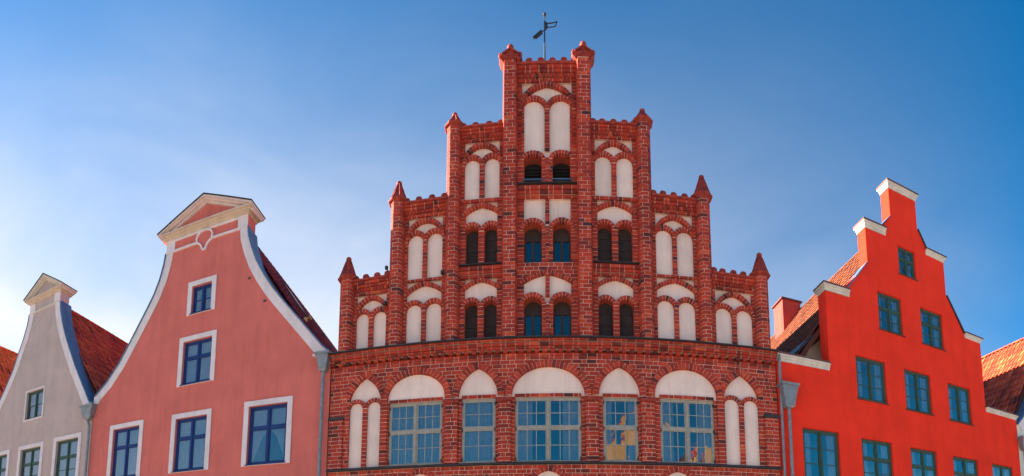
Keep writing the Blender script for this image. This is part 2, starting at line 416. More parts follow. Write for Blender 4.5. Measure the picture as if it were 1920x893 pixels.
# ground-floor wall, with the crown of a small blind arch showing
ga = arch('pointed', .36, .22)
gao = offset(ga, .08)
def excl_g(z):
    o = []
    for c in (-3.9, -.25, 3.4):
        hw = half_at(gao, z - 5.75) if z >= 5.75 else (.36 if z > 4.9 else -1)
        if hw > 0: o.append((c - hw, c + hw))
    return o
lay(WU0, WU1, 4.2, Z_STR - .04, 0., .14, excl_g)
for c in (-3.9, -.25, 3.4):
    ring(c, 5.75, ga, .15, -.014, .1)
    panel([(c - .38, 4.85), (c + .38, 4.85), (c + .38, 5.75)] + [(c + x * 1.05, 5.75 + z * 1.05) for x, z in ga[::-1]] + [(c - .38, 5.75)], .06, .2)
lim = [(-6.6, -5.02), (-5.02, -3.005), (-3.005, -1.48), (-1.48, .98), (.98, 2.565), (2.565, 4.725), (4.725, 6.4)]
for k, (kind, a, b, zs, za, win) in enumerate(OPEN):
    c, h, _, p, po = arcs[k]
    ring(c, zs, p, .19, -.034 - .0025 * (k % 2), .14, .105, lim[k])
    if win:
        tb = win[3] + .03
        panel([(a - .03, tb), (b + .03, tb)] + [(c + x * 1.04, zs + z * 1.04) for x, z in p[::-1]], .065, .13)
        lay(win[0] - .0, win[1] + .0, win[3] - .005, win[3] + .112, .03, .10, z_ref=win[3], course=.112)
        for x0, x1 in ((a, win[0]), (win[1], b)):       # jambs
            lay(x0, x1, Z_STR + .03, tb, .035, .12, single=True)
    else:
        m = (a + b) / 2; n0, n1 = a + .0, b - .0
        panel([(a - .02, Z_STR), (b + .02, Z_STR)] + [(c + x * 1.03, zs + z * 1.03) for x, z in p[::-1]], .075, .13)
        wn = (n1 - n0 - .15) / 2
        lay(m - .075, m + .075, Z_STR + .03, 8.06, .012, .07, single=True)
        for cc in (n0 + wn / 2, n1 - wn / 2):
            e = arch('ellipse', wn / 2 - .005, .19)
            ring(cc, 8.03, e, .115, .003 if cc < m else .006, .075, .085, (n0 - .09, n1 + .09))
        lay(m - .075, m + .075, 8.06, 8.2, .016, .06, single=True)
# piers with dark imposts
for a, b, zi in ((-6.73, -6.28, 7.72), (-3.19, -2.82, 7.98), (-1.66, -1.30, 7.98), (.80, 1.16, 7.98), (2.37, 2.76, 7.98), (6.06, 6.50, 7.72)):
    lay(a, b, Z_STR + .03, zi, -.055, .07)
    MB().uz([(a - .02, zi), (b + .02, zi), (b + .03, zi + .03), (b + .015, zi + .085), (a - .015, zi + .085), (a - .03, zi + .03)], -.085, .02).build('impost', 'darklead' if abs(a) > 6 else 'terracotta', BH, OU)
lay(-5.115, -4.925, Z_STR + .03, 8.2, -.006, .05, single=True); lay(4.625, 4.825, Z_STR + .03, 8.2, -.006, .05, single=True)
# string course and cornice
MB().wz([(-.09, Z_STR - .03), (.1, Z_STR - .03), (.1, Z_STR + .045), (-.02, Z_STR + .045), (-.09, Z_STR)], WU0 - .02, WU1 + .02).build('string_course', 'darklead', BH, OU)
lay(WU0, WU1, 9.30, 9.40, -.012, .12, z_ref=9.30, course=.10)
x = WU0 + .03                                             # dentil row
MB().box(WU0, WU1, .10, .13, 9.40, 9.49).build('cornice_bed', 'brick_body', BH, OU)
while x < WU1 - .12:
    brick_box(x, x + .12, 9.40, 9.485, -.09, .099); x += .225
lay(WU0, WU1, 9.49, 9.56, -.11, .2, z_ref=9.49, course=.07)
lay(WU0, WU1, 9.56, 9.66, -.15, .2, z_ref=9.56, course=.10)
lay(WU0 - .01, WU1 + .01, 9.675, 9.745, -.21, .2, z_ref=9.675, course=.07)
MB().wz([(-.295, 9.742), (.2, 9.742), (.2, 9.806), (-.295, 9.772)], WU0 - .03, WU1 + .03).build('lead_flashing', 'darklead', BH, OU)

# --- gable
PW = .44; PB = .27
PIL = [(-6.29, 12.18, 12.92), (-4.735, 14.43, 15.13), (-3.04, 16.62, 17.12), (-1.355, 18.62, 19.05),
       (.83, 18.66, 19.10), (2.60, 16.68, 17.15), (4.37, 14.47, 15.20), (6.125, 12.20, 12.95)]
def pillar(c, z0, z1, flat):
    h = PW / 2
    if flat: plan = [(-h, .14), (-h, -.13), (-h + .045, -PB), (h - .045, -PB), (h, -.13), (h, .14)]
    else: plan = [(-h, .14), (-h, -.06), (-h * .80, -PB * .74), (-h * .42, -PB), (h * .42, -PB), (h * .80, -PB * .74), (h, -.06), (h, .14)]
    ins = [(x * .965, w_ + .009 if w_ < .1 else w_) for x, w_ in plan]
    mortar.uw([(c + x, w_) for x, w_ in ins], z0, z1 - .01)
    k = 0; z = z0
    while z < z1 - .03:
        zt = min(z + COURSE, z1); s = (.085 if k % 2 else -.085) + random.uniform(-.008, .008)
        if random.random() < .12: s = random.uniform(-.03, .03)
        lp = [p for p in plan if p[0] < s - JT / 2]; rp = [p for p in plan if p[0] > s + JT / 2]
        L_ = lp + [(s - JT / 2, -PB), (s - JT / 2, .14)]; R_ = [(s + JT / 2, .14), (s + JT / 2, -PB)] + rp
        j = random.uniform(-.005, .004)
        for pl, ar in ((L_, s + h), (R_, h - s)):
            piece(BRICKS, MB().uw([(c + x, w_ + (j if w_ < .1 else 0)) for x, w_ in pl], z + JT / 2, zt - JT / 2, tone()), ar * COURSE)
        z = zt; k += 1
def pinnacle(c, z0, z1, flat):
    wc = -.03
    if not flat:
        zb = z1 - .12
        m = MB().lathe(c, wc, [(.215, z0 - .115), (.235, z0 - .07), (.25, z0 - .05), (.30, z0 - .03), (.325, z0 - .005), (.325, z0 + .02), (.30, z0 + .04), (.275, z0 + .05), (.20, z0 + (zb - z0) * .38), (.13, z0 + (zb - z0) * .74), (.075, zb), (.05, zb + .01)], 8, .5)
        for k in range(8):
            a = math.pi / 4 * (k + .5)
            m.tube([(c + r * math.cos(a), wc + r * math.sin(a), z) for r, z in ((.27, z0 + .07), (.205, z0 + (zb - z0) * .38), (.135, z0 + (zb - z0) * .74), (.078, zb))], .018, 5)
        o = m.build('pinnacle', 'terracotta', BH, OU)
        MB().lathe(c, wc, [(.045, zb - .01), (.07, zb + .005), (.088, zb + .05), (.08, zb + .09), (.05, zb + .12), (.01, zb + .132)], 12).build('finial', 'terracotta', o, 0 + OU if False else OU, smooth=True)
    else:
        m = MB(); h = PW / 2
        m.box(c - h - .02, c + h + .02, -PB - .02, .16, z0 - .10, z0 - .03)
        m.box(c - h - .04, c + h + .04, -PB - .04, .20, z0 - .03, z0 + .02)
        for sx in (-1, 1):                                   # corner corbels
            m.uz([(c + sx * (h - .01), z0 - .16), (c + sx * (h + .10), z0 - .04), (c + sx * (h + .13), z0 + .10), (c + sx * (h + .02), z0 + .11)], -PB + .02, .10)
            m.lathe(c + sx * (h + .075), -PB + .05, [(.05, z0 + .02), (.07, z0 + .06), (.05, z0 + .12), (.01, z0 + .13)], 8)
        zb = z0 + .22
        m.uz([(c - .17, z0 + .03), (c + .17, z0 + .03), (c, zb - .02)], -PB - .005, .17)
        m.wz([(-PB + .0, z0 + .032), (.16, z0 + .032), (-.02, zb - .02)], c - .205, c + .205)
        for sx in (-1, 1):
            m.ribbon([(c + sx * .25, z0 + .035), (c, zb + .0)][::sx], -.03, .012, -PB - .05, .2)
        m.lathe(c, -.19, [(.09, z0 + .03), (.085, zb - .04), (.055, z1 - .20), (.05, z1 - .17)], 8)
        o = m.build('pinnacle', 'terracotta', BH, OU)
        MB().lathe(c, -.19, [(.05, z1 - .20), (.09, z1 - .15), (.105, z1 - .10), (.095, z1 - .05), (.06, z1 - .01), (.01, z1 + .005)], 12).build('finial', 'terracotta', o, OU, smooth=True)
for i, (c, z0, z1) in enumerate(PIL):
    fl = i in (3, 4)
    pillar(c, 9.80, z0 - .10, fl); pinnacle(c, z0, z1, fl)

EDGE = [(PIL[i][0] + PW / 2, PIL[i + 1][0] - PW / 2) for i in range(7)]
WHOLES = []      # window holes through the gable wall: (u0, u1, z0, ztop, kind)
def lancet_pair(e0, e1, z0, zt, jamb, mull, th=.12, win=None, rise=None, zj=None, wf=0., jamb_top=None):
    """two round-headed niches or windows between pillars"""
    n = (e1 - e0 - 2 * jamb - mull) / 2; rise = rise or n * .5
    zs = zt - rise
    a = e0 + jamb; m = (e0 + e1) / 2
    lay(e0 - .02, a, z0, jamb_top or zs, wf, .12, single=True); lay(e1 - jamb, e1 + .02, z0, jamb_top or zs, wf, .12, single=True)
    if mull > .25:
        lay(m - mull / 2, m + mull / 2, z0, zs + .05, wf, .12)
        lay(m - .055, m + .055, z0, zs + .05, wf - .03, .06, single=True)
    else: lay(m - mull / 2, m + mull / 2, z0, zs + .03, wf, .12, single=True)
    for i, x0 in enumerate((a, m + mull / 2)):
        e = arch('ellipse', n / 2, rise)
        ring(x0 + n / 2, zs, e, th, wf - .030 - .003 * i, .145, .082, (e0 - .02, e1 + .02) if mull > .25 else ((e0 - .02, m + .012) if i == 0 else (m - .012, e1 + .02)))
        if win: WHOLES.append((x0, x0 + n, z0, zt, win, rise))
        else: panel([(x0 - .02, z0 - .01), (x0 + n + .02, z0 - .01), (x0 + n + .02, zs)] + [(x0 + n / 2 + x * 1.06, zs + z * 1.06) for x, z in e[::-1]] + [(x0 - .02, zs)], .085, .14)
    if mull < .25: lay(m - mull / 2 + .01, m + mull / 2 - .01, zs + .03, zs + rise * .62, wf - .004, .08, single=True)
    return zs
def scallop(e0, e1, zt, jamb, mull, rise=None, off=.045):
    """lower edge of a plaster field that rides over a pair of round heads, left to right"""
    n = (e1 - e0 - 2 * jamb - mull) / 2; rise = rise or n * .5; zs = zt - rise; m = (e0 + e1) / 2
    pts = [(e0 + .02, zs)]
    for x0 in (e0 + jamb, m + mull / 2):
        pts += [(x0 + n / 2 + x * (1 + 2 * off / n), zs + z * (1 + off / rise)) for x, z in arch('ellipse', n / 2, rise, 12)]
    return pts + [(e1 - .02, zs)]
def parapet(e0, e1, zb, zt):
    h = zt - zb
    lay(e0 - .02, e1 + .02, zb, zb + h * .14, -.015, .2, z_ref=zb, course=h * .14)
    x = e0 + .01
    mortar.box(e0 - .02, e1 + .02, .0, .2, zb + h * .14, zb + h * .32)
    while x < e1 - .05:
        brick_box(x, min(x + .085, e1), zb + h * .15, zb + h * .31, -.075, .05); x += .105
    lay(e0 - .02, e1 + .02, zb + h * .32, zb + h * .47, -.10, .25, z_ref=zb + h * .32, course=h * .15)
    lay(e0 - .02, e1 + .02, zb + h * .47, zb + h * .62, -.14, .25, z_ref=zb + h * .47, course=h * .15)
    MB().wz([(-.18, zb + h * .62), (.30, zb + h * .62), (.30, zb + h * .91), (-.0, zb + h * .90), (-.20, zb + h * .70)], e0 - .02, e1 + .02).build('coping', 'terracotta', BH, OU)
    n = max(3, round((e1 - e0) / .36)); st = (e1 - e0) / n
    for i in range(n + 1):
        c = e0 + i * st + random.uniform(-.01, .01)
        c = min(max(c, e0 + .05), e1 - .05)
        pr = [(c - .10, zb + h * .80), (c + .10, zb + h * .80), (c + .09, zt - .045), (c + .055, zt - .012), (c, zt), (c - .055, zt - .012), (c - .09, zt - .045)]
        MB().uz(pr, -.10 + random.uniform(-.008, .008), .2).build('coping_tile', 'terracotta', BH, OU)
def big_arch(e0, e1, zs, za, th=.11, kind='pointed', wf=-.008, fill_top=None, bot=None, ins=.0, scal=None):
    """pointed relieving arch; za = outer apex. plaster tympanum below, plaster spandrels up to fill_top"""
    c = (e0 + e1) / 2; a = (e1 - e0) / 2 - th - ins; hh = za - th - zs
    p = arch(kind, a, hh)
    ring(c, zs, p, th, wf - .035, .14, .10)
    if scal: panel(scal + [(c + x * 1.03, zs + z * 1.03) for x, z in p[::-1]], .105, .145)
    else: panel([(c - a - .02, bot), (c + a + .02, bot)] + [(c + x * 1.03, zs + z * 1.03) for x, z in p[::-1]], .105, .145)
    if fill_top: panel([(e0 - .02, zs - .12), (e1 + .02, zs - .12), (e1 + .02, fill_top), (e0 - .02, fill_top)], .115, .15)
def sill_band(e0, e1, z0, z1):
    h = z1 - z0
    lay(e0 - .02, e1 + .02, z0, z0 + h * .24, -.02, .2, z_ref=z0, course=h * .24)
    lay(e0 - .02, e1 + .02, z0 + h * .24, z0 + h * .5, -.09, .2, z_ref=z0 + h * .24, course=h * .26)
    lay(e0 - .02, e1 + .02, z0 + h * .5, z0 + h * .78, -.13, .2, z_ref=z0 + h * .5, course=h * .28)
    lay(e0 - .02, e1 + .02, z0 + h * .78, z1 - .03, -.07, .2, z_ref=z0 + h * .78, course=h * .22)
    MB().wz([(-.16, z1 - .032), (.14, z1 - .032), (.14, z1 + .01), (-.16, z1 - .012)], e0 - .02, e1 + .02).build('sill', 'darklead', BH, OU)
def thin_band(e0, e1, z0, z1): lay(e0 - .02, e1 + .02, z0, z1, -.012, .2, z_ref=z0, course=z1 - z0)

Z0 = 9.80
for k, (e0, e1) in enumerate(EDGE):
    lvl = min(k, 6 - k)
    if lvl == 0:
        lancet_pair(e0, e1, Z0, 11.05, .085, .15, jamb_top=11.60)
        big_arch(e0 + .03, e1 - .03, 10.98, 11.57, fill_top=11.66, bot=10.9)
        parapet(e0, e1, 11.61, 12.24)
    elif lvl == 1:
        lancet_pair(e0, e1, Z0, 11.12, .10, .14, jamb_top=11.82)
        big_arch(e0, e1, 11.42, 11.79, .085, 'flat', fill_top=11.86, bot=10.95)
        thin_band(e0, e1, 11.82, 11.905)
        lancet_pair(e0, e1, 11.905, 13.34, .10, .14, jamb_top=13.85)
        big_arch(e0 + .04, e1 - .04, 13.22, 13.82, fill_top=13.92, bot=13.15)
        parapet(e0, e1, 13.87, 14.50)
    elif lvl == 2:
        lancet_pair(e0, e1, Z0, 11.04, .155, .185, win='board', jamb_top=11.74)
        big_arch(e0 + .02, e1 - .02, 11.38, 11.74, .07, 'flat', fill_top=11.80, scal=scallop(e0, e1, 11.04, .155, .185))
        sill_band(e0, e1, 11.745, 12.13)
        lancet_pair(e0, e1, 12.14, 13.40, .155, .185, win='board', jamb_top=14.15)
        big_arch(e0, e1, 13.74, 14.12, .10, 'flat', fill_top=14.2, scal=scallop(e0, e1, 13.40, .155, .185))
        thin_band(e0, e1, 14.15, 14.26)
        lancet_pair(e0, e1, 14.26, 15.58, .10, .15, jamb_top=16.12)
        big_arch(e0 + .04, e1 - .04, 15.46, 16.07, fill_top=16.18, bot=15.4)
        parapet(e0, e1, 16.13, 16.70)
    else:
        m = (e0 + e1) / 2
        lancet_pair(e0, e1, Z0, 11.10, .19, .33, .13, win='glass', jamb_top=11.5)
        c = m; p = arch('flat', (e1 - e0) / 2 - .06, .38)
        panel(scallop(e0, e1, 11.10, .19, .33) + [(c + x, 11.44 + z) for x, z in p[::-1]], .105, .145)
        po = offset(p, .05)
        def ex_d(z):
            if z < 11.44: return [(e0 + .06, e1 - .06)]
            hw = half_at(po, z - 11.44); return [(c - hw, c + hw)] if hw > 0 else []
        lay(e0 - .02, e1 + .02, 11.40, 12.16, 0., .13, ex_d)
        ring(c, 11.44, p, .11, -.016, .11, .10)
        lay(m - .06, m + .06, 11.1, 11.83, -.008, .12, single=True)
        lancet_pair(e0, e1, 12.17, 13.41, .19, .33, .13, win='glass', jamb_top=14.16)
        panel(scallop(e0, e1, 13.41, .19, .33) + [(e1 - .05, 14.2), (e0 + .05, 14.2)], .105, .145)
        lay(m - .06, m + .06, 13.3, 14.17, -.004, .12, single=True)
        sill_band(e0, e1, 14.16, 14.585)
        lancet_pair(e0, e1, 14.59, 15.58, .19, .33, .12, win='louvre', rise=.16, jamb_top=17.2)
        panel(scallop(e0, e1, 15.58, .19, .33, .16) + [(e1 - .05, 16.2), (e0 + .05, 16.2)], .112, .145)
        lancet_pair(e0, e1, 15.72, 17.39, .13, .15, jamb_top=17.92)
        big_arch(e0 + .04, e1 - .04, 17.27, 17.98, .12, fill_top=18.02, bot=17.2)
        parapet(e0, e1, 17.97, 18.70)

# --- structural wall behind the facing, with real openings
steps = [(WU0, 0), (WU1, 0), (WU1, 9.7)]
for i in range(7, 0, -1):
    c, z0, _ = PIL[i]
    tops = {7: 12.0, 6: 12.0, 5: 14.2, 4: 16.4, 3: 18.4, 2: 16.4, 1: 14.2, 0: 12.0}
hw = .20
steps += [(PIL[7][0] + hw, 9.7), (PIL[7][0] + hw, 12.0), (PIL[6][0] + hw, 12.0), (PIL[6][0] + hw, 14.25), (PIL[5][0] + hw, 14.25), (PIL[5][0] + hw, 16.45),
          (PIL[4][0] + hw, 16.45), (PIL[4][0] + hw, 18.45), (PIL[3][0] - hw, 18.45), (PIL[3][0] - hw, 16.45), (PIL[2][0] - hw, 16.45), (PIL[2][0] - hw, 14.25),
          (PIL[1][0] - hw, 14.25), (PIL[1][0] - hw, 12.0), (PIL[0][0] - hw, 12.0), (PIL[0][0] - hw, 9.7), (WU0, 9.7)]
def arched(u0, u1, z0, zt, rise, n=12):
    e = arch('ellipse', (u1 - u0) / 2, rise, n); c = (u0 + u1) / 2
    return [(u0, z0), (u1, z0)] + [(c + x, zt - rise + z) for x, z in e[::-1]]
hl = [[(o[5][0], o[5][2]), (o[5][1], o[5][2]), (o[5][1], o[5][3]), (o[5][0], o[5][3])] for o in OPEN if o[5]]
hl += [arched(u0, u1, z0, zt, r_) for u0, u1, z0, zt, kd, r_ in WHOLES]
MB().holes(steps, hl, .125, .50).build('wall', 'brick_body', BH, OU)
sw = MB()
for u0, u1 in ((WU0, WU0 + .35), (WU1 - .35, WU1)): sw.box(u0, u1, .505, 13, 0, 9.6)
sw.box(WU0, WU1, 13, 13.4, 0, 9.6); sw.build('side_wall', 'brick_body', BH, OU)
rf = MB(); rz, ez = 17.5, 9.5
rf.uz([(WU0 - .05, ez), (WU0 + .15, ez - .1), (OU, rz - .25), (WU1 - .15, ez - .1), (WU1 + .05, ez), (OU, rz)], .52, 13.5)
rf.build('roof', 'tile_old', BH, OU)
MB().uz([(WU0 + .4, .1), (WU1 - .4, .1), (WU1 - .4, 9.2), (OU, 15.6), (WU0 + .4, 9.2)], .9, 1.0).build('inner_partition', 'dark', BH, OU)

# --- window builders (children of a house; mesh = casement frame, panes as sub-parts)
def window(house, ou, u0, u1, z0, z1, w0, fm, cols, rows, trans=None, fw=.06, bar=.03, gl='glass', curtain=None, leaf=True, sill=None, hardware=False, name='window', label=None):
    """cols: number of leaves; rows: list per tier of (z-fraction bounds, ncol, nrow) of lights within each leaf"""
    fr = MB(); d = .06
    fr.box(u0, u1, w0, w0 + d, z0, z0 + fw); fr.box(u0, u1, w0, w0 + d, z1 - fw, z1)
    fr.box(u0, u0 + fw, w0 + .002, w0 + d, z0 + fw, z1 - fw); fr.box(u1 - fw, u1, w0 + .002, w0 + d, z0 + fw, z1 - fw)
    iu0, iu1, iz0, iz1 = u0 + fw, u1 - fw, z0 + fw, z1 - fw
    ml = .04 if cols > 1 else 0
    for i in range(1, cols):
        c = iu0 + (iu1 - iu0) * i / cols; fr.box(c - ml, c + ml, w0 - .012, w0 + d, iz0, iz1)
        fr.box(c - .018, c + .018, w0 - .028, w0 - .012, iz0, iz1)
    bars = []; panes = []; tz = []
    for ti, (f0, f1, nc, nr) in enumerate(rows):
        a0 = iz0 + (iz1 - iz0) * f0; a1 = iz0 + (iz1 - iz0) * f1
        if f0 > 0:
            for i in range(cols):
                x0 = iu0 + (iu1 - iu0) * i / cols + (ml if i else 0); x1 = iu0 + (iu1 - iu0) * (i + 1) / cols - (ml if i < cols - 1 else 0)
                fr.box(x0, x1, w0 - .006, w0 + d, a0 - .035, a0 + .035)
            a0 += .035
        if f1 < 1: a1 -= .035
        for i in range(cols):
            x0 = iu0 + (iu1 - iu0) * i / cols + (ml if i else 0); x1 = iu0 + (iu1 - iu0) * (i + 1) / cols - (ml if i < cols - 1 else 0)
            st = .035 if leaf else 0          # sash stiles
            if leaf:
                for q in ((x0, x0 + st, a0, a1), (x1 - st, x1, a0, a1), (x0 + st, x1 - st, a0, a0 + st), (x0 + st, x1 - st, a1 - st, a1)):
                    fr.box(q[0], q[1], w0 + .012, w0 + .05, q[2], q[3])
            x0 += st; x1 -= st; b0 = a0 + st; b1 = a1 - st
            for j in range(1, nc):
                c = x0 + (x1 - x0) * j / nc; bars.append((c - bar / 2, c + bar / 2, w0 + .018, w0 + .045, b0, b1))
            for j in range(1, nr):
                c = b0 + (b1 - b0) * j / nr; bars.append((x0, x1, w0 + .0195, w0 + .0435, c - bar / 2, c + bar / 2))
            for j in range(nc):
                for k in range(nr):
                    panes.append((x0 + (x1 - x0) * j / nc, x0 + (x1 - x0) * (j + 1) / nc, b0 + (b1 - b0) * k / nr, b0 + (b1 - b0) * (k + 1) / nr))
    o = fr.build(name, fm, house, ou)
    if label: o['label'] = label
    for q in bars: MB().box(*q).build('glazing_bar', fm, o, ou, recalc=False)
    for p in panes:                            # each pane sits a hair out of true, as old glass does
        tl = .0011 if gl == 'old_glass' else .003; t1, t2 = random.gauss(0, tl), random.gauss(0, tl); g = .004; wg = w0 + .032
        MB().add([(p[0] + g, wg - t1, p[2] + g), (p[1] - g, wg + t1 - t2, p[2] + g), (p[1] - g, wg + t1 + t2, p[3] - g), (p[0] + g, wg - t1 + t2, p[3] - g)], [(0, 1, 2, 3)]).build('pane', gl, o, ou, recalc=False)
    if curtain:
        cm = MB(); wc = w0 + .11
        if curtain == 'drape':                 # parted net curtain
            m = (u0 + u1) / 2
            for sx in (-1, 1):
                e = u0 if sx < 0 else u1
                cm.uz([(e, z0), (e, z1), (m, z1), (m, z0 + (z1 - z0) * .62), (m + sx * (u1 - u0) * .18, z0 + (z1 - z0) * .48), (m + sx * (u1 - u0) * .38, z0 + (z1 - z0) * .12)], wc, wc + .01)
        elif curtain == 'sides':
            for e0, e1 in ((u0, u0 + (u1 - u0) * .26), (u1 - (u1 - u0) * .28, u1)): folds(cm, e0, e1, z0, z1, wc)
        else: folds(cm, u0, u1, z0, z1, wc)
        cm.build('curtain', 'curtain', o, ou, recalc=False)
    if hardware:
        for zz in (z0 + .12, z0 + (z1 - z0) * .52, z1 - .14):
            for uu in (u0 + .02, u1 - .02): MB().box(uu - .012, uu + .012, w0 - .02, w0, zz - .05, zz + .05).build('hinge', 'iron', o, ou)
    return o
def folds(cm, u0, u1, z0, z1, wc):
    n = max(6, int((u1 - u0) / .035)); vs = []
    for i in range(n + 1):
        u = u0 + (u1 - u0) * i / n; y = wc + .018 * math.sin(i * 1.9) + random.uniform(-.006, .006); vs += [(u, y, z0), (u, y, z1)]
    cm.add(vs, [(2 * i, 2 * i + 2, 2 * i + 3, 2 * i + 1) for i in range(n)])

for k, o in enumerate(OPEN):
    if not o[5]: continue
    u0, u1, z0, z1 = o[5]
    big = o[0] == 'ellipse'
    nc = 3 if big else (2 if k == 2 else 3)
    window(BH, OU, u0 + .005, u1 - .005, z0 + .01, z1 - .006, .085, 'greywood', 2 if big else 1, [(0, .545, nc, 2), (.545, 1, nc, 2)], fw=.045, bar=.02, gl='old_glass',
           curtain='full' if k in (1, 2) else 'sides', hardware=True)
    MB().wz([(-.04, z0 - .005), (.16, z0 - .005), (.16, z0 + .03), (-.04, z0 + .012)], u0 - .03, u1 + .03).build('sill', 'greywood', BH, OU)
for u0, u1, z0, zt, kd, rise in WHOLES:
    c = (u0 + u1) / 2; a = (u1 - u0) / 2; e = arch('ellipse', a, rise, 12)
    if kd == 'board':
        zz = [z0, z0 + (zt - z0) * .44, z0 + (zt - z0) * .72]
        o = MB().uz(arched(u0 - .01, u1 + .01, z0, zt + .01, rise), .235, .27).build('shutter', 'brownwood', BH, OU)
        for i, (p, q) in enumerate(((z0 + .01, z0 + (zt - z0) * .42), (z0 + (zt - z0) * .435, z0 + (zt - z0) * .70))):
            MB().box(u0 + .012, u1 - .012, .212 + .004 * i, .233, p, q).build('board', 'board', o, OU)
        MB().uz(arched(u0 + .012, u1 - .012, z0 + (zt - z0) * .715, zt - .012, rise), .216, .233).build('board', 'board', o, OU)
    elif kd == 'glass':
        fr = MB(); zs = zt - rise
        outer = arched(u0 - .01, u1 + .01, z0, zt + .01, rise); 
        fr.uz([(c - a, zt - rise - .12), (c + a, zt - rise - .12)] + [(c + x, zs + z) for x, z in e[::-1]], .29, .33)      # arched head board
        fr.box(u0, u0 + .05, .285, .34, z0, zs - .12); fr.box(u1 - .05, u1, .285, .34, z0, zs - .12)
        fr.box(c - .04, c + .04, .275, .34, z0, zs - .12); fr.box(u0 + .05, u1 - .05, .287, .34, z0, z0 + .05)
        fr.box(u0 + .05, u1 - .05, .284, .34, zs - .16, zs - .12)
        o = fr.build('window', 'brownwood', BH, OU)
        for p, q in ((u0 + .05, c - .04), (c + .04, u1 - .05)):
            t1 = random.gauss(0, .003)
            MB().add([(p, .31 - t1, z0 + .05), (q, .31 + t1, z0 + .05), (q, .31 + t1, zs - .16), (p, .31 - t1, zs - .16)], [(0, 1, 2, 3)]).build('pane', 'dim_glass', o, OU, recalc=False)
    else:
        o = MB().uz(arched(u0 - .01, u1 + .01, z0, zt + .01, rise), .36, .40).build('louvre_panel', 'dark', BH, OU)
        for i in range(7):
            zz = z0 + .12 + i * .105
            MB().wz([(.28, zz), (.35, zz + .06), (.35, zz + .085), (.28, zz + .02)], u0 + .01, u1 - .01).build('slat', 'board', o, OU)
        MB().box(u0 - .03, u1 + .03, -.03, .03, z0 + .16, z0 + .19).build('bar', 'lead', BH, OU)

for u_, z_ in ((-3.33, 11.96), (-5.04, 12.33), (-5.05, 11.2)):
    sp = MB().lathe(u_, -.10, [(.02, z_ - .05), (.05, z_ - .04), (.055, z_ + .04), (.03, z_ + .06)], 8).build('spotlight', 'iron', BH, OU); MB().box(u_ - .015, u_ + .015, -.06, .01, z_ - .02, z_ + .02).build('bracket', 'iron', sp, OU)
# --- weather vane
vu, vw = -.33, .1
wv = MB().tube([(vu, vw, 18.5), (vu, vw, 19.4), (vu, vw, 20.34)], [.032, .022, .016], 8).build('weather_vane', 'iron', BH, OU)
MB().lathe(vu, vw, [(.02, 20.32), (.05, 20.35), (.055, 20.39), (.03, 20.43), (.005, 20.44)], 10).build('finial', 'iron', wv, OU)
fl = MB()
P3 = lambda u, z: (u, vw, z)
fl.tube([P3(vu, 20.12), P3(vu + .10, 20.07), P3(vu + .24, 20.08), P3(vu + .385, 20.13)], .018, 6)
fl.tube([P3(vu + .385, 20.13), P3(vu + .33, 19.97), P3(vu + .24, 19.945), P3(vu + .12, 19.935), P3(vu, 19.83)], .016, 6)
fl.uz([(vu - .02, 20.16), (vu + .09, 20.08), (vu + .10, 19.95), (vu + .04, 19.84), (vu - .02, 19.83)], vw - .015, vw + .015)
fl.build('flag', 'iron', wv, OU)
fl = MB()
fl.tube([P3(vu, 19.85), P3(vu - .16, 19.72), P3(vu - .32, 19.55)], .015, 6)
fl.ribbon([(vu - .10, 19.83), (vu - .36, 19.58)], -.02, .04, vw - .02, vw + .02)
fl.ribbon([(vu - .07, 19.74), (vu - .27, 19.56)], -.015, .02, vw - .015, vw + .015)
fl.build('arrow_tail', 'iron', wv, OU)

# --- write the bricks: the 300 that show largest one by one, the rest joined
def emit(store, name, rest_name):
    def size(p):
        c = p[2]; d = Vector((c[0], D + c[1], c[2] - CAMH)); return p[3] / d.length_squared * (abs(d.y) / d.length)
    vis = [p for p in store if p[2][2] > 6.0]; low = [p for p in store if p[2][2] <= 6.0]
    vis.sort(key=size, reverse=True)
    for v, f, c, ar, t in vis[:300]:
        m = MB(); m.add(v, f, t); m.build(name, 'brick', BH, 0, recalc=False, origin=(c[0], c[1], c[2])).location = (c[0] - OU, c[1], c[2])
    m = MB()
    for v, f, c, ar, t in vis[300:] + low: m.add(v, f, t)
    m.build(rest_name, 'brick', BH, OU, kind='stuff', recalc=False)
emit(BRICKS, 'brick', 'brickwork'); emit(VOUS, 'arch_brick', 'arch_brickwork')
mortar.build('mortar', 'mortar', BH, OU, recalc=False)

# ================================================================== plastered houses
FRONTS = {'L': [], 'R': []}
def inside(poly, x, y):
    r = False; n = len(poly)
    for i in range(n):
        (x0, y0), (x1, y1) = poly[i], poly[(i + 1) % n]
        if (y0 > y) != (y1 > y) and x < (x1 - x0) * (y - y0) / (y1 - y0) + x0: r = not r
    return r
TILE_MESH = {}
def tile_geo():
    vs = []; W = .295; n = 7; Lh = .50
    prof = [(i / (n - 1) * W, .036 * math.sin(2 * math.pi * (i / (n - 1)) * .92 + .5) + .015) for i in range(n)]
    for s, lift in ((0, 0), (Lh, .045)):
        for t, h in prof: vs.append((s, t, h + lift))
    for t, h in prof: vs.append((Lh - .003, t, h + .045 - .030))
    fs = [(i, i + 1, n + i + 1, n + i) for i in range(n - 1)] + [(n + i, n + i + 1, 2 * n + i + 1, 2 * n + i) for i in range(n - 1)]
    return vs, fs
TV, TF = tile_geo()
def tile_mesh(mt, q):
    if (mt, q) not in TILE_MESH:
        me = bpy.data.meshes.new('roof_tile'); me.from_pydata(TV, [], TF)
        a = me.attributes.new('tone', 'FLOAT', 'POINT'); a.data.foreach_set('value', [q / 7] * len(TV)); me.materials.append(M[mt]); TILE_MESH[(mt, q)] = me
    return TILE_MESH[(mt, q)]
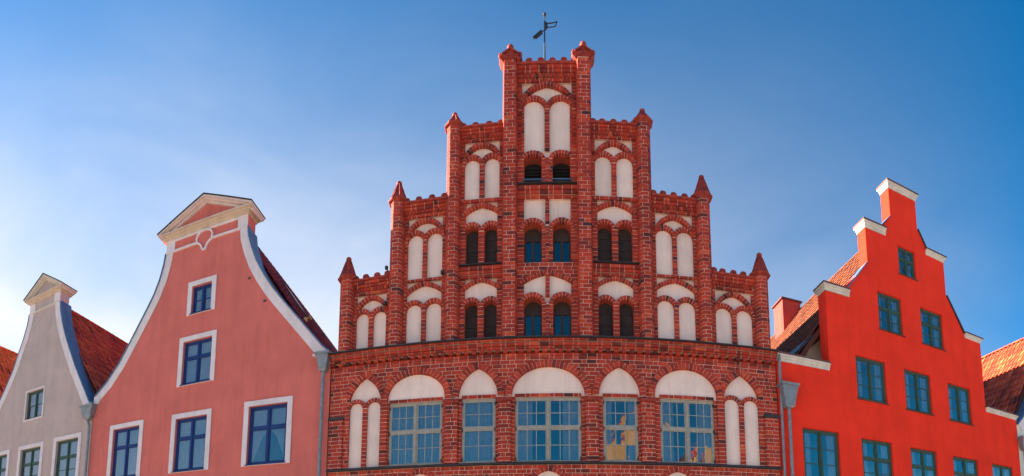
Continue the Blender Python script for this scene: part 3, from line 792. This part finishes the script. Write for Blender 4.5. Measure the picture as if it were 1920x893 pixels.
def tiled_slope(house, ou, u_r, z_r, u_e, z_e, w0, w1, mt, side, singles=300):
    """pantiles from ridge (u_r, z_r) down to eave (u_e, z_e) between depths w0 and w1"""
    roof = MB(); sg = 1 if u_e > u_r else -1
    dx, dz = u_e - u_r, z_e - z_r; Ls = math.hypot(dx, dz); s = Vector((dx / Ls, 0, dz / Ls)); nrm = Vector((-s.z * sg, 0, s.x * sg))
    t = Vector((0, 1, 0))
    roof.add([(u_r, w0, z_r - .02), (u_e, w0, z_e - .02), (u_e, w1, z_e - .02), (u_r, w1, z_r - .02), (u_r, w0, z_r - .2), (u_e - sg * .06, w0, z_e - .2), (u_e - sg * .06, w1, z_e - .2), (u_r, w1, z_r - .2)],
             [(0, 1, 2, 3), (4, 7, 6, 5), (0, 4, 5, 1), (2, 6, 7, 3), (1, 5, 6, 2), (0, 3, 7, 4)])
    ro = roof.build('roof', 'roof_deck', house, ou)
    rest = MB(); cand = []
    nrow = int(Ls / .42)
    for r in range(nrow):
        for c in range(int((w1 - w0) / .27)):
            o = Vector((u_r, w0 + c * .27 + random.uniform(-.006, .006), z_r)) + s * (r * Ls / nrow + random.uniform(-.012, .012)) + nrm * .012
            tn = min(.999, max(0, random.gauss(.62, .14) if random.random() > .07 else random.uniform(.05, .3)))
            cand.append((o, tn))
    def world(p): return house.matrix_world @ Vector((p.x - ou, p.y, p.z))
    bpy.context.view_layer.update()
    camp = house.matrix_world.inverted() @ Vector((0, 0, CAMH)); camp = Vector((camp.x + ou, camp.y, camp.z))
    def vis(p):
        k = (0 - camp.y) / (p.y - camp.y); u = camp.x + (p.x - camp.x) * k; z = camp.z + (p.z - camp.z) * k
        wp = world(p); ang = math.atan2(wp.x, wp.y) - (-.0668)
        return abs(ang) < .87 and not any(inside(f, u, z) for f in FRONTS[side]) and (p - camp).dot(nrm) < 0
    if singles:
        seen = [c for c in cand if vis(c[0])]
        seen.sort(key=lambda c: (c[0] - camp).length); chosen = set(id(c) for c in seen[:singles])
    else: chosen = set()
    rot = Matrix((s, t, nrm)).transposed().to_4x4()
    for cd in cand:
        o, tn = cd
        if id(cd) in chosen:
            ob = bpy.data.objects.new('roof_tile', tile_mesh(mt, int(tn * 8))); COL.objects.link(ob); ob.parent = ro
            ob.matrix_local = Matrix.Translation((o.x - ou, o.y, o.z)) @ rot
        else:
            rest.add([tuple(o + s * a + t * b + nrm * h) for a, b, h in TV], TF, int(tn * 8) / 7)
    rest.build('tile_field', mt, ro, ou, kind='stuff', recalc=False)
    return ro
def ridge(house, ou, u, z, w0, w1, mt):
    m = MB(); x = w0
    while x < w1:
        n = 7; vs = []
        for k, (yy, rr) in enumerate(((x, .125), (x + .40, .14))):
            for i in range(n):
                a = math.pi * i / (n - 1); vs.append((u + rr * math.cos(a), yy, z - .05 + rr * .8 * math.sin(a)))
        m.add(vs, [(i, i + 1, n + i + 1, n + i) for i in range(n - 1)], random.random() * .6 + .2); x += .36
    m.build('ridge_capping', mt, house, ou, kind='stuff', recalc=False)
def downpipe(house, ou, u, w_, ztop, zh, hopw=.42, elbow=0., name='downpipe', lbl=None):
    """hopper head from zh to ztop with a round pipe to the ground"""
    m = MB(); r = .052
    ue = u + elbow
    m.tube([(u, w_, zh + .05), (u, w_, zh - .12), (ue, w_, zh - .32), (ue, w_, 3.0), (ue, w_, .1)], r, 12)
    for zz in (zh - .5, zh - 2.2, zh - 4.0, zh - 6): m.lathe(ue, w_, [(r + .004, zz), (r + .014, zz + .015), (r + .014, zz + .05), (r + .004, zz + .065)], 12)
    p = m.build(name, 'zinc', house, ou, smooth=False)
    h = MB(); b = hopw / 2; t = hopw * .29; d = .17; d2 = .10
    def frus(b, d, z1, t, d2, z0):
        h.add([(u - t, w_ - d2, z0), (u + t, w_ - d2, z0), (u + t, w_ + d2, z0), (u - t, w_ + d2, z0), (u - b, w_ - d, z1), (u + b, w_ - d, z1), (u + b, w_ + d2, z1), (u - b, w_ + d2, z1)],
              [(0, 1, 5, 4), (1, 2, 6, 5), (2, 3, 7, 6), (3, 0, 4, 7), (4, 5, 6, 7), (3, 2, 1, 0)])
    frus(b, d, ztop - .07, t, d2, zh)
    frus(b + .04, d + .04, ztop, b + .03, d + .03, ztop - .07)
    frus(t + .02, d2 + .02, zh + .002, .08, .08, zh - .07)
    h.build('hopper_head', 'zinc', p, ou)
    return p
def shell(house, ou, u0, u1, m, zt=9.3, depth=13.):
    s_ = MB()
    s_.box(u0 + .02, u0 + .3, .52, depth, 0, zt); s_.box(u1 - .3, u1 - .02, .52, depth, 0, zt); s_.box(u0 + .02, u1 - .02, depth, depth + .3, 0, zt)
    s_.build('side_wall', m, house, ou)
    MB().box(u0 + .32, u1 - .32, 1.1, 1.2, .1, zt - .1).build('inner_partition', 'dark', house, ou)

# ---------------- pink house
PK = thing('pink_house', 'salmon pink plastered house with curved gable, triangular pediment and blue windows', 'house', fp(LB, YAWL, -4.9), YAWL)
po_ = -4.9
CR = [(.0, 9.86), (-.36, 10.20), (-.95, 10.92), (-1.5, 11.60), (-1.85, 12.03), (-2.16, 12.44), (-2.5, 12.96), (-2.80, 13.50), (-3.01, 14.02), (-3.16, 14.50), (-3.21, 14.86)]
CL = [(-6.60, 14.86), (-6.66, 14.45), (-6.80, 13.92), (-7.02, 13.40), (-7.28, 12.96), (-7.62, 12.43), (-8.0, 11.84), (-8.53, 11.05), (-9.10, 10.42), (-9.68, 9.96)]
outline = [(-9.72, 0), (-.02, 0), (-.02, 9.86)] + CR[1:] + [(-3.21, 15.35), (-6.60, 15.35)] + CL + [(-9.72, 9.96)]
FRONTS['L'].append(outline)
PW_ = [(-5.84, -4.20, 6.53, 8.63, None), (-2.95, -1.23, 6.52, 8.67, 'drape'), (-8.74, -7.12, 6.53, 8.66, None), (-5.73, -4.19, 9.62, 11.41, None), (-5.51, -4.34, 12.19, 13.43, None)]
hl = []
CAS = .17
for u0, u1, z0, z1, cu in PW_: hl.append([(u0 + CAS, z0 + .03), (u1 - CAS, z0 + .03), (u1 - CAS, z1 - CAS), (u0 + CAS, z1 - CAS)])
MB().holes(outline, hl, 0, .5).build('wall', 'pink', PK, po_)
MB().ribbon(CR, 0.0, .30, -.035, -.002).build('gable_band', 'white', PK, po_)
MB().ribbon(CL, 0.0, .30, -.035, -.002).build('gable_band', 'white', PK, po_)
MB().ribbon(CR, -.045, -.004, -.07, .58).build('coping', 'lead', PK, po_)
MB().ribbon(CL, -.045, -.004, -.07, .58).build('coping', 'lead', PK, po_)
for u0, u1, z0, z1, cu in PW_:
    f = MB()
    f.holes([(u0, z0), (u1, z0), (u1, z1), (u0, z1)], [[(u0 + CAS, z0 - .001 + .03), (u1 - CAS, z0 + .03 - .001), (u1 - CAS, z1 - CAS), (u0 + CAS, z1 - CAS)]], -.035, -.002)
    f.build('window_surround', 'white', PK, po_)
    nar = (u1 - u0) < 1.3
    rows = [(0, .64, 1, 1), (.64, 1, 1, 1)] if not nar else [(0, 1, 1, 2)]
    wd = window(PK, po_, u0 + CAS, u1 - CAS, z0 + .05, z1 - CAS, .10, 'blue', 2, rows, fw=.075, gl='glass', curtain=cu or 'full')
    MB().wz([(-.07, z0 + .012), (.12, z0 + .012), (.12, z0 + .05), (-.07, z0 + .032)], u0 + CAS - .03, u1 - CAS + .03).build('sill', 'blue', PK, po_)
# kneelers
for sx, ue, zz in ((1, -.42, 9.86), (-1, -9.62, 9.96)):
    c = MB()
    if sx > 0:
        c.uz([(-.36, zz - .02), (-.02, zz - .02), (-.02, zz - .30), (-.26, zz - .30), (-.36, zz - .22)], -.055, -.0021)
        c.box(-.60, .02, -.09, .5, zz - .02, zz + .05)
    else:
        c.uz([(-9.70, zz + .02), (-9.44, zz + .02), (-9.40, zz - .18), (-9.50, zz - .30), (-9.70, zz - .30)], -.055, -.0021)
    c.build('kneeler', 'white', PK, po_)
# frieze and pediment
fr = MB()
fr.box(-3.60, -3.22, -.035, -.002, 14.86, 15.36); fr.box(-6.60, -6.24, -.035, -.002, 14.86, 15.36); fr.box(-6.24, -3.60, -.034, -.002, 15.24, 15.36)
fr.build('frieze', 'white', PK, po_)
st = MB()
st.box(-6.62, -5.28, -.06, -.002, 14.83, 14.90); st.box(-4.62, -3.20, -.06, -.002, 14.83, 14.90)
st.ribbon([(-5.28, 14.865), (-5.16, 14.80), (-5.07, 14.70), (-5.02, 14.55), (-4.95, 14.53), (-4.89, 14.55), (-4.83, 14.70), (-4.74, 14.80), (-4.62, 14.865)], -.03, .03, -.061, -.002)
st.ribbon([(-4.95 + .33 * math.cos(a), 15.00 + .27 * math.sin(a)) for a in [R(-25 + 230 * i / 20) for i in range(21)]], -.03, .03, -.062, -.002)
st.build('scroll_moulding', 'white', PK, po_)
def pediment(house, ou, ul, ur, zb, za, mt, trim, tym, over, depth=.55, th=.08):
    """ul, ur: ends of the horizontal cornice (without overhang); zb its underside; za apex"""
    c = (ul + ur) / 2
    k = MB()
    for i, (p, z0, z1) in enumerate(((.04, 0, .05), (.08, .05, .09), (.15, .09, .14), (over, .14, .19))):
        k.box(ul - p, ur + p, -p - .03, depth + p * .5, zb + z0, zb + z1)
    k.build('cornice', trim, house, ou)
    z0 = zb + .19; e = over + .02
    path = [(ul - e, z0 + .02), (c, za), (ur + e, z0 + .02)]
    r = MB()
    r.ribbon(path, -th * .75, -.0, -over - .06, depth + over * .5); r.ribbon(path, -th * 1.3, -th * .75, -.22, depth + .1); r.ribbon(path, -th * 2.2, -th * 1.3, -.12, depth)
    r.build('raking_cornice', mt, house, ou)
    MB().ribbon(path, .002, .04, -over - .09, depth + over * .5 + .03).build('pediment_flashing', 'darklead', house, ou)
    MB().uz([(ul - e + .1, z0 + .0), (ur + e - .1, z0), (c, za - th * 1.1)], -.03, depth - .05).build('tympanum', tym, house, ou)
pediment(PK, po_, -6.60, -3.22, 15.32, 16.42, 'pedpink', 'sandtrim', 'pink', .25)
shell(PK, po_, -9.74, -.0, 'pink')
FRONT_PK = [(-6.95, 15.3), (-2.9, 15.3), (-4.9, 16.6)]; FRONTS['L'].append(FRONT_PK)

for u_, z_ in ((-3.05, 12.98), (-2.42, 12.05), (-1.12, 10.72)): MB().uz([(u_ - .05, z_ - .035), (u_ + .045, z_ - .04), (u_ + .05, z_ + .035), (u_ - .04, z_ + .04)], -.02, .01).build('wall_anchor', 'rust_cap', PK, po_)
# ---------------- beige house
BG = thing('beige_house', 'narrow beige plastered house with small pediment and green windows', 'house', fp(LB, YAWL, -13.3), YAWL)
bo = -13.3
BR_ = [(-9.98, 9.80), (-10.2, 10.18), (-10.62, 10.90), (-11.0, 11.57), (-11.45, 12.45), (-11.78, 13.15), (-12.02, 13.75), (-12.20, 14.35), (-12.27, 14.80)]
BL_ = [(-14.29, 14.80), (-14.36, 14.35), (-14.55, 13.75), (-14.82, 13.15), (-15.10, 12.45), (-15.55, 11.70), (-15.99, 11.05), (-16.40, 10.40), (-16.65, 9.9)]
outline = [(-16.73, 0), (-9.76, 0), (-9.76, 9.80)] + BR_ + [(-12.27, 15.35), (-14.29, 15.35)] + BL_ + [(-16.73, 9.9)]
FRONTS['L'].append(outline); FRONTS['L'].append([(-14.8, 15.3), (-12.0, 15.3), (-13.45, 16.5)])
BW = [(-14.05, -12.77, 9.72, 11.14, .07), (-11.90, -10.27, 6.5, 8.66, .17), (-14.22, -12.54, 6.5, 8.62, .17), (-16.5, -14.84, 6.5, 8.60, .17)]
hl = [[(u0 + c, z0 + c), (u1 - c, z0 + c), (u1 - c, z1 - c), (u0 + c, z1 - c)] for u0, u1, z0, z1, c in BW]
MB().holes(outline, hl, 0, .5).build('wall', 'beige', BG, bo)
MB().ribbon(BR_, 0.0, .30, -.035, -.002).build('gable_band', 'white', BG, bo); MB().ribbon(BL_, 0.0, .30, -.035, -.002).build('gable_band', 'white', BG, bo)
MB().ribbon(BR_, -.045, -.004, -.05, .62).build('coping', 'lead', BG, bo); MB().ribbon(BL_, -.045, -.004, -.05, .62).build('coping', 'lead', BG, bo)
for i, (u0, u1, z0, z1, c) in enumerate(BW):
    MB().holes([(u0, z0), (u1, z0), (u1, z1), (u0, z1)], [[(u0 + c, z0 + c), (u1 - c, z0 + c), (u1 - c, z1 - c), (u0 + c, z1 - c)]], -.03, -.002).build('window_surround', 'white', BG, bo)
    window(BG, bo, u0 + c, u1 - c, z0 + c, z1 - c, .10, 'green', 2, [(0, 1, 1, 2)] if i == 0 else [(0, .62, 1, 2), (.62, 1, 1, 1)], fw=.07, gl='glass', curtain='full')
for u0, u1 in ((-12.66, -12.275), (-14.285, -13.93)): MB().box(u0, u1, -.035, -.002, 14.80, 15.36).build('frieze_pilaster', 'white', BG, bo)
MB().box(-14.34, -12.22, -.06, -.002, 14.77, 14.83).build('string_moulding', 'cream', BG, bo)
pediment(BG, bo, -14.29, -12.27, 15.24, 16.28, 'pedtrim', 'sandtrim', 'beige', .21, .6)
MB().uz([(-9.98, 9.82), (-9.78, 9.82), (-9.78, 9.60), (-10.12, 9.60)], -.045, -.0021).build('kneeler', 'white', BG, bo)
shell(BG, bo, -16.75, -9.75, 'beige')

# ---------------- far left house (its roof shows above the beige gable)
FL = thing('corner_house', 'house with orange tiled roof in painted-in sunlight beyond the beige gable', 'house', fp(LB, YAWL, -20.5), YAWL)
MB().uz([(-24.0, 0), (-16.78, 0), (-16.78, 9.6), (-20.5, 15.9), (-24.0, 9.6)], 0, .4).build('wall', 'ivory', FL, -20.5)
for u0 in (-23.2, -21.2, -19.0): MB().box(u0, u0 + 1.1, -.02, .05, 5.6, 7.3).build('window', 'green', FL, -20.5)
sw = MB(); sw.box(-17.1, -16.8, .42, 13, 0, 9.3); sw.box(-24.0, -23.7, .42, 13, 0, 9.3); sw.build('side_wall', 'ivory', FL, -20.5)

# roofs on the left side
tiled_slope(PK, po_, -4.95, 16.85, -.34, 9.85, .52, 13.2, 'tile_dark', 'L'); tiled_slope(PK, po_, -4.95, 16.85, -9.55, 9.95, .52, 13.2, 'tile_dark', 'L', 0)
ridge(PK, po_, -4.95, 16.88, .6, 13.2, 'tile_dark')
tiled_slope(BG, bo, -13.35, 15.35, -9.76, 9.75, .52, 13.2, 'tile', 'L'); tiled_slope(BG, bo, -13.35, 15.35, -16.7, 9.9, .52, 13.2, 'tile', 'L', 0)
ridge(BG, bo, -13.35, 15.38, .6, 13.2, 'tile')
tiled_slope(FL, -20.5, -20.5, 16.1, -16.8, 9.9, .3, 13, 'tile_sunlit_tint', 'L'); tiled_slope(FL, -20.5, -20.5, 16.1, -24.1, 9.9, .3, 13, 'tile', 'L', 0)
ridge(FL, -20.5, -20.5, 16.13, .3, 13, 'tile_sunlit_tint')
# skylight and vent on the pink roof
def on_slope(u_r, z_r, u_e, z_e, s, w_, n):
    dx, dz = u_e - u_r, z_e - z_r; l = math.hypot(dx, dz); sg = 1 if dx > 0 else -1
    return (u_r + dx / l * s - dz / l * sg * n, w_, z_r + dz / l * s + dx / l * sg * n)
def slope_box(house, ou, S, s0, s1, w0, w1, n0, n1, name, m, parent=None):
    vs = [on_slope(*S, a, b, c) for c in (n0, n1) for a, b in ((s0, w0), (s1, w0), (s1, w1), (s0, w1))]
    return MB().add(vs, [(0, 1, 2, 3), (4, 5, 6, 7), (0, 1, 5, 4), (1, 2, 6, 5), (2, 3, 7, 6), (3, 0, 4, 7)]).build(name, m, parent or house, ou)
SP = (-4.95, 16.85, -.34, 9.85)
sk = slope_box(PK, po_, SP, 2.2, 3.6, 3.6, 4.6, .0, .13, 'skylight', 'darklead')
slope_box(PK, po_, SP, 2.32, 3.48, 3.7, 4.5, .131, .14, 'pane', 'glass', sk)
p0 = on_slope(*SP, 5.4, 2.2, 0); MB().tube([p0, (p0[0] + .10, p0[1], p0[2] + .10), (p0[0] + .26, p0[1], p0[2] + .16)], [.09, .10, .11], 10).build('roof_vent', 'ochre', PK, po_)
downpipe(PK, po_, -.20, -.14, 9.84, 9.34, .40)
downpipe(BG, bo, -9.86, -.14, 9.62, 9.12, .62, .10)
MB().tube([(-9.8, .3, 9.85), (-9.8, -.1, 9.75), (-9.8, -.12, 9.6)], .07, 8).build('gutter_outlet', 'lead', BG, bo)

# ================================================================== right side
RH = thing('red_house', 'bright red plastered house with stepped gable, cream cornices and green windows', 'house', fp(RB, YAWR, 5.58), YAWR)
ro_ = 5.58
outline = [(.03, 0), (11.12, 0), (11.12, 9.46), (9.23, 9.55), (9.23, 12.29), (8.38, 12.30), (7.48, 13.75), (7.48, 15.06), (6.60, 15.08), (6.60, 15.30), (6.22, 15.95), (6.22, 17.06),
           (4.94, 17.06), (4.94, 15.95), (4.45, 15.32), (4.45, 15.10), (3.76, 15.10), (3.76, 13.80), (2.86, 12.72), (2.86, 12.30), (1.95, 12.30), (1.95, 9.56), (.03, 9.56)]
FRONTS['R'].append(outline)
HD = .06
RW = [(5.19, 6.01, 13.84, 14.97), (4.11, 5.18, 11.47, 12.90), (6.07, 7.18, 11.44, 12.88), (3.0, 4.25, 8.80, 10.33), (5.08, 6.33, 8.77, 10.30), (7.19, 8.41, 8.74, 10.23),
      (.82, 2.16, 5.85, 7.56), (3.03, 4.31, 5.82, 7.49), (5.12, 6.36, 5.80, 7.44), (7.17, 8.54, 5.78, 7.40), (9.34, 10.64, 5.77, 7.38)]
MB().holes(outline, [[(a, c), (b, c), (b, d), (a, d)] for a, b, c, d in RW], 0, .46).build('wall', 'red', RH, ro_)
for a, b, c, d in RW:
    tall = d - c > 1.3
    if c < 8 and a > 2.5 or c > 11: rows = [(0, .62, 1, 2), (.62, 1, 1, 1)]
    else: rows = [(0, 1, 1, 3)]
    window(RH, ro_, a + .004, b - .004, c + .03, d - .004, .085, 'green', 2, rows, fw=.075, bar=.028, gl='glass', curtain='sides')
    MB().wz([(-.06, c - .012), (.10, c - .012), (.10, c + .03), (-.06, c + .01)], a - .04, b + .04).build('sill', 'rust_cap', RH, ro_)
def step_cornice(u0, u1, z0, z1, left, right):
    """moulded cornice on a gable step; left / right: does it return round that end"""
    z0 += .22 * (z1 - z0); h = z1 - z0; m = MB()
    for p, a, b in ((.022, 0, .34), (.05, .34, .66), (.09, .66, .92)):
        m.box(u0 - (p if left else 0), u1 + (p if right else 0), -p, .46 + p, z0 + h * a, z0 + h * b)
    o = m.build('step_cornice', 'cream', RH, ro_)
    MB().box(u0 - (.11 if left else 0), u1 + (.11 if right else 0), -.11, .57, z0 + h * .92 + .001, z1 + .03).build('cap', 'rust_cap', o, ro_)
step_cornice(.04, 1.94, 9.50, 9.80, False, False)
step_cornice(1.95, 2.90, 12.25, 12.54, True, False)
step_cornice(3.76, 4.66, 15.04, 15.37, True, False)
step_cornice(4.94, 6.22, 17.00, 17.32, True, True)
step_cornice(6.56, 7.48, 15.01, 15.29, False, True)
step_cornice(8.34, 9.23, 12.24, 12.49, False, True)
step_cornice(9.24, 11.10, 9.42, 9.66, False, True)
for pth in ([(2.86, 12.60), (3.76, 13.80)], [(4.45, 15.36), (4.94, 15.95)], [(6.22, 15.95), (6.60, 15.32)], [(7.48, 13.75), (8.36, 12.42)]):
    MB().ribbon(pth, .003, .04, -.05, .52).build('slope_flashing', 'lead' if pth[0][0] < 5 else 'darklead', RH, ro_)
shell(RH, ro_, 0.03, 11.12, 'red', 9.2)
tiled_slope(RH, ro_, 5.58, 16.3, .12, 8.75, .48, 13.2, 'tile_old', 'R'); tiled_slope(RH, ro_, 5.58, 16.3, 9.55, 9.2, .48, 13.2, 'tile_old', 'R', 0)
ridge(RH, ro_, 5.58, 16.33, .5, 13.2, 'tile_old')
ch = MB().box(4.55, 5.50, 7.6, 8.5, 14.2, 16.62).build('chimney', 'chimney_red', RH, ro_)
MB().box(4.47, 5.58, 7.52, 8.58, 16.621, 16.69).build('cap', 'rust_cap', ch, ro_)
# lean-to dormer in the corner behind the low parapet
dm = MB().uz([(.75, 9.4), (2.3, 9.4), (2.3, 11.15), (.75, 9.75)], 1.0, 1.7).build('dormer', 'sand', RH, ro_)
MB().uz([(.45, 9.72), (2.35, 11.42), (2.30, 11.52), (.40, 9.82)], .62, 1.9).build('dormer_roof', 'lead', dm, ro_)
MB().tube([(1.15, .72, 9.5), (1.75, .72, 10.85)], .03, 6).build('strut', 'zinc', dm, ro_)
downpipe(RH, ro_, .30, -.16, 8.78, 8.10, .54)
MB().tube([(.10, -.06, 9.75), (.10, -.06, 5), (.10, -.06, .1)], .045, 10).build('waste_pipe', 'zinc', RH, ro_)

# ---------------- far right house
FR = thing('gabled_house', 'pale house with orange tiled roof next to the red house', 'house', fp(RB, YAWR, 14.6), YAWR)
fo = 14.6
GR = [(11.22, 9.3), (11.55, 9.62), (12.1, 10.3), (12.7, 11.2), (13.3, 12.4), (13.7, 13.6), (13.8, 14.3)]
GR2 = [(2 * fo - x, z) for x, z in GR[::-1]]
outline = [(11.16, 0), (18.0, 0), (18.0, 9.3)] + GR2[::-1] + GR[::-1] + [(11.16, 9.3)]
FRONTS['R'].append(outline)
MB().uz(outline, .02, .42).build('wall', 'ivory', FR, fo)
MB().ribbon(GR, -.34, 0, -.03, .018).build('gable_band', 'white', FR, fo); MB().ribbon(GR, .003, .045, -.04, .55).build('coping', 'lead', FR, fo)
for u0 in (12.2, 14.1, 16.0): MB().box(u0, u0 + 1.1, -.01, .05, 5.6, 7.3).build('window', 'green', FR, fo)
sw = MB(); sw.box(11.18, 11.45, .45, 13, 0, 9.2); sw.box(17.7, 18, .45, 13, 0, 9.2); sw.build('side_wall', 'ivory', FR, fo)
tiled_slope(FR, fo, 14.5, 14.7, 11.2, 9.2, .5, 13, 'tile', 'R'); tiled_slope(FR, fo, 14.5, 14.7, 17.9, 9.2, .5, 13, 'tile', 'R', 0)
ridge(FR, fo, 14.5, 14.73, .5, 13, 'tile')
downpipe(FR, fo, 11.32, -.14, 8.72, 8.22, .5)

# ================================================================== the other side of the square (seen only in the window panes)
def far_house(x0, x1, eave, ridge_z, m, label, yb=-38., roofm='tile', nw=3):
    c = (x0 + x1) / 2; t = thing('town_house', label, 'house', (c, yb, 0), math.pi)
    h = (x1 - x0) / 2
    rows = [z for z in (1.2, 4.4, 7.6, 10.8) if z + 2 < eave]
    hl = []
    for z in rows:
        for i in range(nw):
            u = -h + (i + .5) * 2 * h / nw; hl.append([(u - .55, z), (u + .55, z), (u + .55, z + 1.7), (u - .55, z + 1.7)])
    MB().holes([(-h, 0), (h, 0), (h, eave), (0, ridge_z), (-h, eave)], hl, 0, .4).build('wall', m, t)
    for q in hl: MB().box(q[0][0], q[1][0], .15, .2, q[0][1], q[2][1]).build('window', 'blue', t)
    MB().box(-h, h, .5, 10, 0, eave - .1).build('body', m, t)
    MB().uz([(-h - .2, eave - .2), (0, ridge_z), (h + .2, eave - .2), (h + .2, eave), (0, ridge_z + .25), (-h - .2, eave)], .41, 10).build('roof', roofm, t)
far_house(-30, -20, 11, 16, 'ivory', 'ivory gabled house across the square')
far_house(-19.9, -9.5, 12, 17, 'sand', 'sand-coloured gabled house across the square')
far_house(-9.4, .5, 11.5, 16.5, 'ivory', 'cream gabled house beside the ochre tower')
far_house(.6, 6.2, 11, 15, 'sand', 'narrow gabled house adjoining the ochre tower')
far_house(6.3, 10.6, 24.5, 29, 'ochre', 'tall ochre tower with steep gable across the square', nw=1)
far_house(10.7, 16.5, 11, 16, 'ivory', 'ivory gabled house between the ochre towers')
far_house(16.6, 20.4, 22.5, 26, 'ochre', 'shorter ochre tower with steep gable across the square', nw=1)
far_house(20.5, 31, 12, 17, 'sand', 'wide sand-coloured gabled house across the square')
